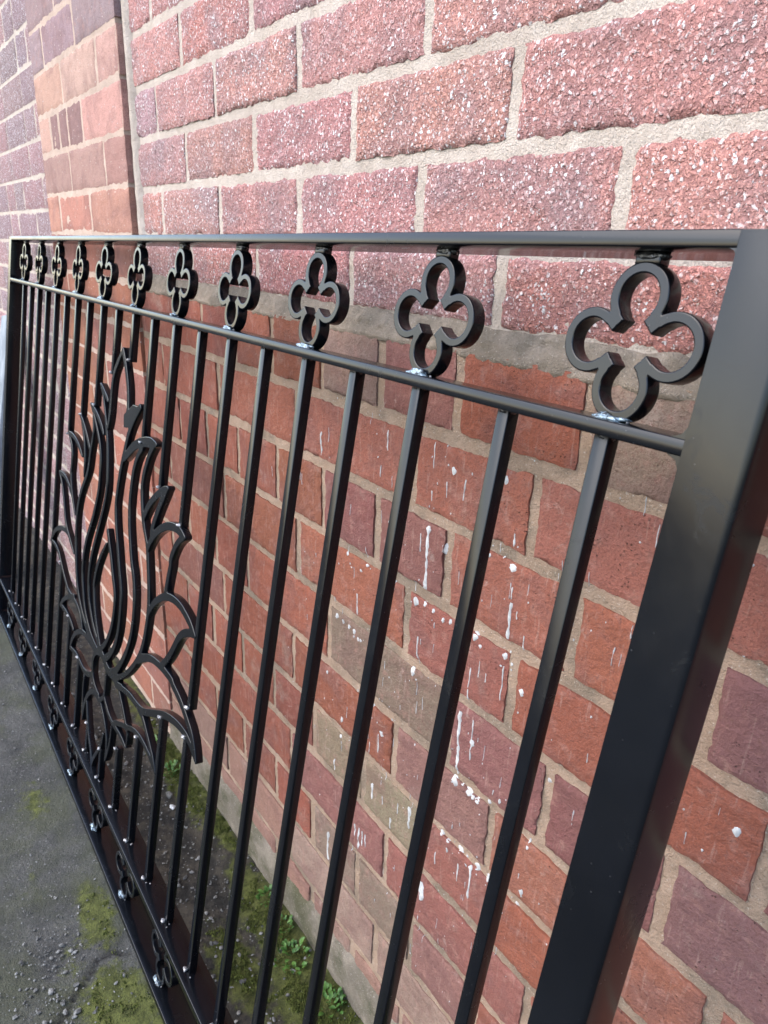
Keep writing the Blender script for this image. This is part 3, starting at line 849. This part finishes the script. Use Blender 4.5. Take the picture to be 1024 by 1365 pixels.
def build_gate():
    rng = random.Random(5)
    P = MAT['paint']
    x0, x1 = UL1, PI_
    # frame ------------------------------------------------------------
    def rail(name, zb, zt, y0, b=0.0009):
        sec = [(y0+b, zb), (DEP-b, zb), (DEP, zb+b), (DEP, zt-b), (DEP-b, zt), (y0+b, zt), (y0+b*0.3, zt-b*0.3), (y0, zt-b), (y0, zb+b), (y0+b*0.3, zb+b*0.3)]
        n = len(sec)
        vs = [(x0, y, z) for y, z in sec]+[(x1, y, z) for y, z in sec]
        fs = [(i, (i+1) % n, n+(i+1) % n, n+i) for i in range(n)]+[tuple(range(n-1, -1, -1)), tuple(range(n, 2*n))]
        fs = [tuple(reversed(f)) for f in fs]
        m = mesh_from(name, vs, fs, True)
        for p in m.polygons: p.use_smooth = max(abs(c) for c in p.normal) < 0.9995
        m.set_sharp_from_angle(angle=math.radians(50))
        link(name, m, P, GATE)
    rail('top_rail', VTOP-TH, VTOP, 0.0)
    rail('upper_rail', VMID-TH, VMID, 0.0003)
    rail('lower_rail', VLOW-TH, VLOW, 0.0003)
    rail('bottom_rail', 0.0, TH, 0.0)
    def section(a, b, ra, rb):
        pts = []
        for cx, cy, r, t0 in ((b, 0, rb, -90), (b, PD, rb, 0), (a, PD, ra, 90), (a, 0, ra, 180)):
            sx, sy = (-1 if cx == b else 1), (1 if cy == 0 else -1)
            for q in range(5):
                t = math.radians(t0+90*q/4)
                pts.append((cx+sx*r+r*math.cos(t), cy+sy*r+r*math.sin(t)))
        return pts
    for a, b, ra, rb in ((PI_, PI_+PW, 0.0002, 0.0042), (UL0, UL1, 0.0042, 0.0002)):
        post = link('post', prism_mesh('post', section(a, b, ra, rb), 0.0, VTOP-0.0004), P, GATE)
        link('end_cap', box_mesh('end_cap', a+0.0012, b-0.0012, 0.0012, PD-0.0012, VTOP-0.003, VTOP, 0.0008), P, post)
    # weld fillets in the corners of rail and post
    def fillet(xc, zc, sx, sz, k):
        v = [(xc, 0.0006, zc), (xc-sx*k, 0.0006, zc), (xc-sx*k*0.35, 0.0006, zc+sz*k*0.28), (xc, 0.0006, zc+sz*k*0.9)]
        v2 = [(a, DEP*0.9, c) for a, _, c in v]
        f = [(0, 1, 2, 3), (7, 6, 5, 4), (0, 4, 5, 1), (1, 5, 6, 2), (2, 6, 7, 3), (3, 7, 4, 0)]
        if sx*sz > 0: f = [tuple(reversed(q)) for q in f]
        return mesh_from('weld_fillet', v+v2, f)
    for zc, sz in ((VMID, 1), (VMID-TH, -1), (VTOP-TH, -1), (VLOW, 1), (VLOW-TH, -1), (TH, 1)):
        k = 0.009 if zc != VTOP-TH else 0.0045
        link('weld_fillet', fillet(PI_+0.0004, zc, 1, sz, k), P, GATE)
        link('weld_fillet', fillet(UL1-0.0004, zc, -1, sz, k), P, GATE)

    # emblem -----------------------------------------------------------
    h = 0.0011
    X = np.arange(-1.30, -0.34, h)*S
    Z = np.arange(0.085, 0.905, h)*S
    F = np.full((len(X), len(Z)), 1.0)
    cloud = []
    for pts, a, m, e in STROKES:
        q = chaikin(pts, 2)
        n = len(q)
        rad = []
        for i in range(n):
            t = i/(n-1)
            ra = a+(m-a)*min(1, t/0.22) if t < 0.5 else e+(m-e)*min(1, (1-t)/0.22)
            rad.append(ra*0.00088*S)
        q = [(x*0.001*S, z*0.001*S) for x, z in q]
        cloud += q
        field_segments(F, X, Z, [(q[i][0], q[i][1], rad[i], q[i+1][0], q[i+1][1], rad[i+1]) for i in range(n-1)])
    for pl in PLATES:
        c = (sum(p[0] for p in pl)/len(pl), sum(p[1] for p in pl)/len(pl))
        for i in range(len(pl)):
            a, b = pl[i], pl[(i+1) % len(pl)]
            for t in np.linspace(0.06, 0.94, 14):
                aa = [(a[k]*(1-t)+c[k]*t)*0.001*S for k in (0, 1)]
                bb = [(b[k]*(1-t)+c[k]*t)*0.001*S for k in (0, 1)]
                field_segments(F, X, Z, [(aa[0], aa[1], 0.0017, bb[0], bb[1], 0.0017)])
    # soften the inner corners a little, as a cut plate has
    G_ = F.copy()
    for _ in range(3):
        G_[1:-1, 1:-1] = (F[1:-1, 1:-1]*2 + F[:-2, 1:-1] + F[2:, 1:-1] + F[1:-1, :-2] + F[1:-1, 2:])/6
        F = np.minimum(G_, 0.02).copy()
    loops = [simplify(l, 0.00018) for l in contours(F, X, Z)]
    loops = [l for l in loops if len(l) > 4]
    em = link('flame_emblem', plate_mesh('flame_emblem', loops, W0-0.0014, W0-0.0014+BS*1.02, 0.0011), P, GATE)
    em['label'] = 'cut steel flame emblem of curling leaves'

    # bars -------------------------------------------------------------
    CUT = {7: (0.461, 0.413), 8: (0.684, 0.391), 9: (0.712, 0.305), 10: (0.757, 0.228), 11: (0.868, None), 12: (0.836, None), 13: (0.766, None), 14: (0.732, None), 15: (0.676, None)}
    weld_meshes = [blob_mesh('weld_bead', i, 0.0040, 0.0032, 0.0021, 0.9) for i in range(6)]
    dark_meshes = [blob_mesh('weld_bead', 20+i, BS*0.62, BS*0.62, 0.0042, 0.3) for i in range(4)]
    spat = [blob_mesh('weld_bead', 40+i, 0.0012, 0.0011, 0.0009, 0.6, 1) for i in range(3)]
    wide = [blob_mesh('weld_bead', 60+i, 0.0105, 0.0036, 0.0028, 0.95, 3) for i in range(5)]
    pad = [blob_mesh('weld_bead', 80+i, 0.0125, 0.0052, 0.0032, 0.45) for i in range(3)]
    bars = {}
    for k in range(1, 22):
        u = U1-(k-1)*PITCH_B + (BOFF[k-1]*S if k <= 4 else 0)
        spans = [(VLOW, VMID-TH)]
        if k in CUT:
            hi, lo = CUT[k]
            spans = [(hi*S-0.004, VMID-TH)]
            if lo is None:
                near = [z for x, z in cloud if abs(x-u) < 0.010]
                lo_z = min(near) if near else VLOW
            else:
                lo_z = lo*S
            if lo_z > VLOW+0.012: spans.append((VLOW, lo_z+0.004))
        for a, b in spans:
            o = link('bar', box_mesh('bar', u-BS/2, u+BS/2, W0, W0+BS, a, b, 0.0008), P, GATE)
            if b > VMID-TH-0.001:
                link('weld_bead', dark_meshes[k % 4], MAT['weld_black'], o, (u, W0+BS*0.5, VMID-TH-0.0006))
            if k in CUT:
                ze = a if a > VLOW+0.001 else b
                link('weld_bead', weld_meshes[(k+2) % 6], MAT['weld_sky_glint'], o, (u-BS*0.15, W0-0.0012, ze+(0.002 if a > VLOW+0.001 else -0.002)))
            if a < VLOW+0.001:
                link('weld_bead', weld_meshes[k % 6], MAT['weld_bare'], o, (u-BS*0.25, W0-0.002, VLOW+0.0012))
                for q in range(2):
                    link('weld_bead', spat[q], MAT['weld_bare'], o, (u+BS*0.8+rng.uniform(-.002, .004), W0+rng.uniform(-.002, .005), VLOW+0.0006))

    # quatrefoils --------------------------------------------------------
    R, BAND, DH, DV = 0.0190*S, 0.0062*S, 0.0272*S, 0.0253*S
    hq = 0.0005
    X = np.arange(-0.055, 0.055, hq); Z = np.arange(-0.055, 0.055, hq)
    gx, gz = np.meshgrid(X, Z, indexing='ij')
    disc = np.full(gx.shape, 1.0)
    for cx, cz in ((DH, 0), (-DH, 0), (0, DV), (0, -DV)):
        disc = np.minimum(disc, np.hypot(gx-cx, gz-cz)-R)
    ring = np.full(gx.shape, 1.0)
    for cx, cz in ((DH, 0), (-DH, 0), (0, DV), (0, -DV)):
        d_ = np.hypot(gx-cx, gz-cz)
        band = np.abs(d_-(R-BAND/2))-BAND/2
        # the lobe is open towards the centre
        cosang = ((cx-gx)*cx+(cz-gz)*cz)/(d_*math.hypot(cx, cz)+1e-9)
        ring = np.minimum(ring, np.maximum(band, (cosang-math.cos(math.radians(46)))*d_))
    # short square-cut spurs on the diagonals
    for sx in (1, -1):
        for sz in (1, -1):
            dx, dz = sx*DH, sz*DV
            L = math.hypot(dx, dz); dx /= L; dz /= L
            t = gx*dx+gz*dz; w = np.abs(-gx*dz+gz*dx)
            ring = np.minimum(ring, np.maximum(w-BAND*0.80, np.maximum(0.0132*S-t, t-0.0225*S)))
    ring = np.maximum(ring, disc)
    F = ring.copy()
    for _ in range(2):
        F[1:-1, 1:-1] = (F[1:-1, 1:-1]*2 + F[:-2, 1:-1] + F[2:, 1:-1] + F[1:-1, :-2] + F[1:-1, 2:])/6
    qm = plate_mesh('quatrefoil', [simplify(l, 0.00010) for l in contours(F, X, Z)], 0.0, BS*1.12, 0.0010)
    qm.materials.append(P)
    spacer = box_mesh('spacer', -0.0085, 0.0085, 0.0006, BS-0.0006, 0, 0.0085, 0.0012)
    spacer.materials.append(P)
    half = DV+R
    for row, (ztop, zbot) in enumerate(((VTOP-TH, VMID), (VLOW-TH, TH))):
        for i in range(11):
            u = U1-2*i*PITCH_B+0.0015
            if i == 0: u = 0.0998*S
            zc = zbot+half-0.0008
            q = link('quatrefoil', qm, P, GATE, (u, W0-0.0006, zc))
            q.rotation_euler.y = rng.uniform(-0.03, 0.03)
            q.rotation_euler.z = rng.uniform(-0.03, 0.03)
            hgt = (ztop-zbot)-2*half+0.003
            sp = link('spacer', spacer, P, q, (0, 0, half-0.002))
            sp.scale = (1, 1, max(0.3, hgt/0.0085))
            link('weld_bead', pad[i % 3], MAT['weld_black'], q, (0, BS*0.4, half+hgt-0.004))
            wm = MAT['weld_sky_glint'] if row == 0 else MAT['weld_bare']
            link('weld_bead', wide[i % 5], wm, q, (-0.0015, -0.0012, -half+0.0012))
            if i < 6:
                link('weld_bead', spat[i % 3], wm if row else MAT['weld_sky_glint'], q, (0.011, 0.001, -half+0.0012))
build_gate()

# ------------------------------------------------------------------ paint drips on the lower bricks
def build_drips():
    from mathutils.bvhtree import BVHTree
    rng = random.Random(8)
    vs, fs = [], []
    bv, bf = [], []
    for o in WALL.children:                                # the surface the paint lies on
        if o.name.startswith('brick') and o.location.z > ZG-0.14: continue
        if o.name.startswith('upper'): continue
        lo = len(bv)
        L = o.location
        bv += [v.co+L for v in o.data.vertices]
        bf += [tuple(lo+i for i in p.vertices) for p in o.data.polygons]
    tree = BVHTree.FromPolygons(bv, bf)
    def surf(x, z):
        h = tree.ray_cast(Vector((x, -0.2, z)), Vector((0, 1, 0)))
        return h[0].y if h[0] is not None else -0.012
    def drip(x, zt, zb, w):
        L = max(zt-zb, 0.0015)
        round_ = L < 2.2*w
        n = max(6, min(26, int(L/0.003)))
        lo = len(vs)
        lean = rng.uniform(-0.03, 0.03)*L
        sd = rng.uniform(0, 50)
        for i in range(n):
            t = i/(n-1)
            if round_:
                hw = w/2*math.sqrt(max(0.05, 1-(2*t-1)**2))*(1+0.5*nz(sd, t*4))
            else:
                hw = w/2*(0.9-0.45*min(1, t/0.4)+0.35*max(0, (t-0.65)/0.35))*(1+0.9*nz(sd, t*L*160))
                if t in (0.0, 1.0): hw *= 0.4
            z = zt-L*t
            xc = x+lean*t+0.2*w*nz(sd+9, t*3)
            for k, dy in ((-1, 0.0008), (-0.75, -0.00035), (0, -0.00055), (0.75, -0.00035), (1, 0.0008)):
                xx = xc+hw*k
                vs.append((xx, surf(xx, z)+dy, z))
        for i in range(n-1):
            for j in range(4):
                p = lo+i*5+j
                fs.append((p, p+5, p+6, p+1))
    for x, zt, zb, w in DRIPS:
        drip(x/1000, zt/1000, zb/1000, w/1000*0.95)
    for _ in range(360):                                   # fine spatter around the same patch
        x = rng.gauss(-0.14, 0.17); z = rng.uniform(0.22, 0.90)
        if x < -0.52 or x > 0.30: continue
        if rng.random() < 0.4:
            w = rng.uniform(0.0008, 0.0018); L = rng.uniform(0.005, 0.018)
        else:
            w = rng.uniform(0.0008, 0.0022); L = w*rng.uniform(0.8, 1.6)
        drip(x, z, z-L, w)
    for zr in (0.705, 0.617, 0.535, 0.448):                # crumbs of paint caught on the joints
        for _ in range(8):
            x = rng.uniform(-0.36, 0.02); w = rng.uniform(0.002, 0.006)
            z = zr+rng.gauss(0, 0.004)
            drip(x, z, z-w*rng.uniform(0.6, 1.1), w)
    o = link('paint_drips', mesh_from('paint_drips', vs, fs, True), MAT['drip'], WALL)
    o['kind'] = 'stuff'
    o['label'] = 'splashes and runs of dried white paint'
build_drips()

# ------------------------------------------------------------------ stones, moss, weeds
def build_litter():
    rng = random.Random(31)
    def stone(size, seed):
        bm = bmesh.new()
        bmesh.ops.create_icosphere(bm, subdivisions=1, radius=1)
        f = Vector((rng.uniform(.75, 1.35), rng.uniform(.6, 1.0), rng.uniform(.35, .6)))
        for v in bm.verts:
            k = 1+0.45*noise.noise(v.co*1.3+Vector((seed, seed*2, 0)))
            v.co = Vector((v.co.x*f.x, v.co.y*f.y, v.co.z*f.z))*k*size
        m = bpy.data.meshes.new('pebble'); bm.to_mesh(m); bm.free()
        return m
    # larger stones that can be told apart
    spots = [(-0.565, -0.352, .0052), (-0.585, -0.362, .0040), (-0.598, -0.335, .0046), (-0.545, -0.377, .0060), (-0.525, -0.372, .0042), (-0.560, -0.395, .0048),
             (-0.500, -0.395, .0060), (-0.617, -0.345, .0038), (-0.492, -0.352, .0055), (-0.535, -0.343, .0044)]
    LAB = ['pale pebble beside the tarmac crack', 'smaller pale pebble in the grit away from the crack', 'pale pebble on the mossy side of the grit patch', 'big pale pebble in the middle of the grit patch',
           'pale pebble touching the big pebble in the grit', 'pale pebble at the grit edge opposite the gate', 'big pale pebble past the end of the tarmac crack', 'small pebble at the far edge of the grit patch',
           'pale pebble between the tarmac crack and the brightest moss', 'pale pebble lying in the grit close to the crack bend']
    for i, (x, y, s) in enumerate(spots):
        o = link('pebble', stone(s, i), MAT['stone'], None, (x, y, ground_z(x, y)-0.001))
        o.rotation_euler.z = rng.uniform(0, 6)
        tag(o, LAB[i], 'stone', 'loose stones on the tarmac')
    o = link('stone', stone(0.008, 77), MAT['drip'], None, (-0.808, -0.092, ground_z(-0.808, 0)+0.004))
    tag(o, 'small bright white stone lying on dark soil behind the gate bars', 'stone')
    for i, (x, y, s) in enumerate(((-0.845, -0.085, .012), (-0.83, -0.06, .010))):
        o = link('stone', stone(s, 90+i), MAT['stone'], None, (x, y, ground_z(x, y)+0.003))
        tag(o, ('brown-grey lump of stone on soil beside the white stone', 'dark rounded stone on soil close to the wall foot')[i], 'stone')
    # grit and gravel
    vs, fs = [], []
    base = [stone(1.0, 200+i) for i in range(6)]
    geo = [([v.co.copy() for v in b.vertices], [tuple(p.vertices) for p in b.polygons]) for b in base]
    for b in base: bpy.data.meshes.remove(b)
    def put(x, y, s):
        g, f = geo[rng.randrange(6)]
        a = rng.uniform(0, 6.28); c, sn = math.cos(a), math.sin(a)
        z = ground_z(x, y)-0.002+(0.006*max(0, (y+0.12)/0.12) if y > -0.2 else 0)
        lo = len(vs)
        for v in g: vs.append((x+(v.x*c-v.y*sn)*s, y+(v.x*sn+v.y*c)*s, z+v.z*s+0.0006))
        fs.extend(tuple(lo+i for i in q) for q in f)
    for _ in range(340):
        x = rng.gauss(-0.55, 0.085); y = rng.gauss(-0.375, 0.045)
        put(x, y, abs(rng.gauss(0, 0.0012))+0.0006)
    for _ in range(500):
        put(rng.uniform(-2.0, -0.3), rng.uniform(-0.55, -0.23), abs(rng.gauss(0, 0.0009))+0.0005)
    for _ in range(1100):
        put(rng.uniform(-1.4, 0.1), rng.uniform(-0.19, -0.02), abs(rng.gauss(0, 0.0016))+0.0007)
    o = link('gravel', mesh_from('gravel', vs, fs), MAT['stone'])
    tag(o, 'fine grit and gravel scattered over tarmac and soil', 'gravel', kind='stuff')
    # moss cushions: many small tufts
    vs, fs = [], []
    for mx, my, rx, ry, k in MOSS:
        if k < 0.75 or mx > 0.1: continue
        if my < -0.2: k *= 0.35
        for _ in range(int(9000*rx*ry/0.005*k*0.55)):
            a = rng.uniform(0, 6.28); r = math.sqrt(rng.random())
            x, y = mx+rx*r*math.cos(a)*1.05, my+ry*r*math.sin(a)*1.05
            if y > -0.014: continue
            if fbm(x, y, 3, 45, 3) < 0.02+0.42*r-0.28*k: continue
            s = rng.uniform(0.0007, 0.0019)
            z = ground_z(x, y)-0.004+(0.010*max(0, (y+0.12)/0.12) if y > -0.2 else 0)+0.003*max(0, 1-r)
            lo = len(vs)
            t = rng.uniform(0, 6.28)
            for q in range(3):
                vs.append((x+s*math.cos(t+q*2.09), y+s*math.sin(t+q*2.09), z))
            vs.append((x+rng.uniform(-s, s)*.7, y+rng.uniform(-s, s)*.7, z+s*rng.uniform(1.3, 2.6)))
            fs.extend([(lo, lo+1, lo+3), (lo+1, lo+2, lo+3), (lo+2, lo, lo+3)])
    o = link('moss', mesh_from('moss', vs, fs), MAT['moss'])
    tag(o, 'green moss cushions on tarmac and along the wall foot', 'moss', kind='stuff')
    # weeds at the wall foot
    def leaf(name, L, Wd, seed):
        v, n = [], 5
        for i in range(n+1):
            t = i/n
            w = Wd*math.sin(math.pi*min(0.97, t*0.94+0.05))**0.8
            z = 0.35*L*math.sin(t*1.9)
            v += [(-w/2, L*t, z+w*0.12), (0, L*t, z), (w/2, L*t, z+w*0.12)]
        f = []
        for i in range(n):
            for j in range(2):
                a = i*3+j
                f.append((a, a+1, a+4, a+3))
        return mesh_from(name, v, f, True)
    lm = [leaf('leaf', 0.0085, 0.0060, 0), leaf('leaf', 0.0065, 0.0055, 1), leaf('leaf', 0.011, 0.0060, 2)]
    plants = [(-0.905, -0.062, 24, 'bushy bright green weed between the flame emblem leaf tips and the wall', 0.030),
              (-0.505, -0.034, 16, 'small pale green weed growing from moss at the wall foot', 0.018),
              (-0.442, -0.042, 18, 'low round-leaved weed on moss next to scattered grit', 0.018),
              (-0.385, -0.055, 26, 'dense clump of small-leaved green weed on the mossy soil', 0.026),
              (-0.288, -0.050, 26, 'leafy green weed in the damp corner nearest the wide gate post', 0.026),
              (-1.02, -0.055, 14, 'tiny green weed at the wall foot beside the pier', 0.020)]
    for x, y, n, lab, spread in plants:
        rt = empty('weed', (x, y, ground_z(x, y)+0.004))
        tag(rt, lab, 'weed', 'weeds along the wall foot')
        for i in range(int(n*2.2)):
            o = link('leaf', lm[i % 3], MAT['leaf'], rt)
            a = rng.uniform(0, 6.28); r = spread*math.sqrt(rng.random())
            o.location = (r*math.cos(a), min(r*math.sin(a), 0.022), rng.uniform(0, 0.016)*(1-r/spread*0.6))
            o.rotation_euler = (rng.uniform(-0.1, 0.9), rng.uniform(-0.4, 0.4), a-1.57+rng.uniform(-.6, .6))
            k = rng.uniform(0.6, 1.15)
            o.scale = (k, k, k)
build_litter()

# ------------------------------------------------------------------ pale board beyond the far end of the gate
def build_board():
    rt = box_mesh('leaning_board', -0.075, 0.075, -0.011, 0.011, 0.0, 0.86, 0.002)
    o = link('leaning_board', rt, MAT['board'], None, (-2.19, -0.22, -0.022))
    o.rotation_euler = (math.radians(-13), math.radians(-7), 0)
    tag(o, 'pale grey weathered board leaning on the wall beyond the gate end', 'board')
build_board()
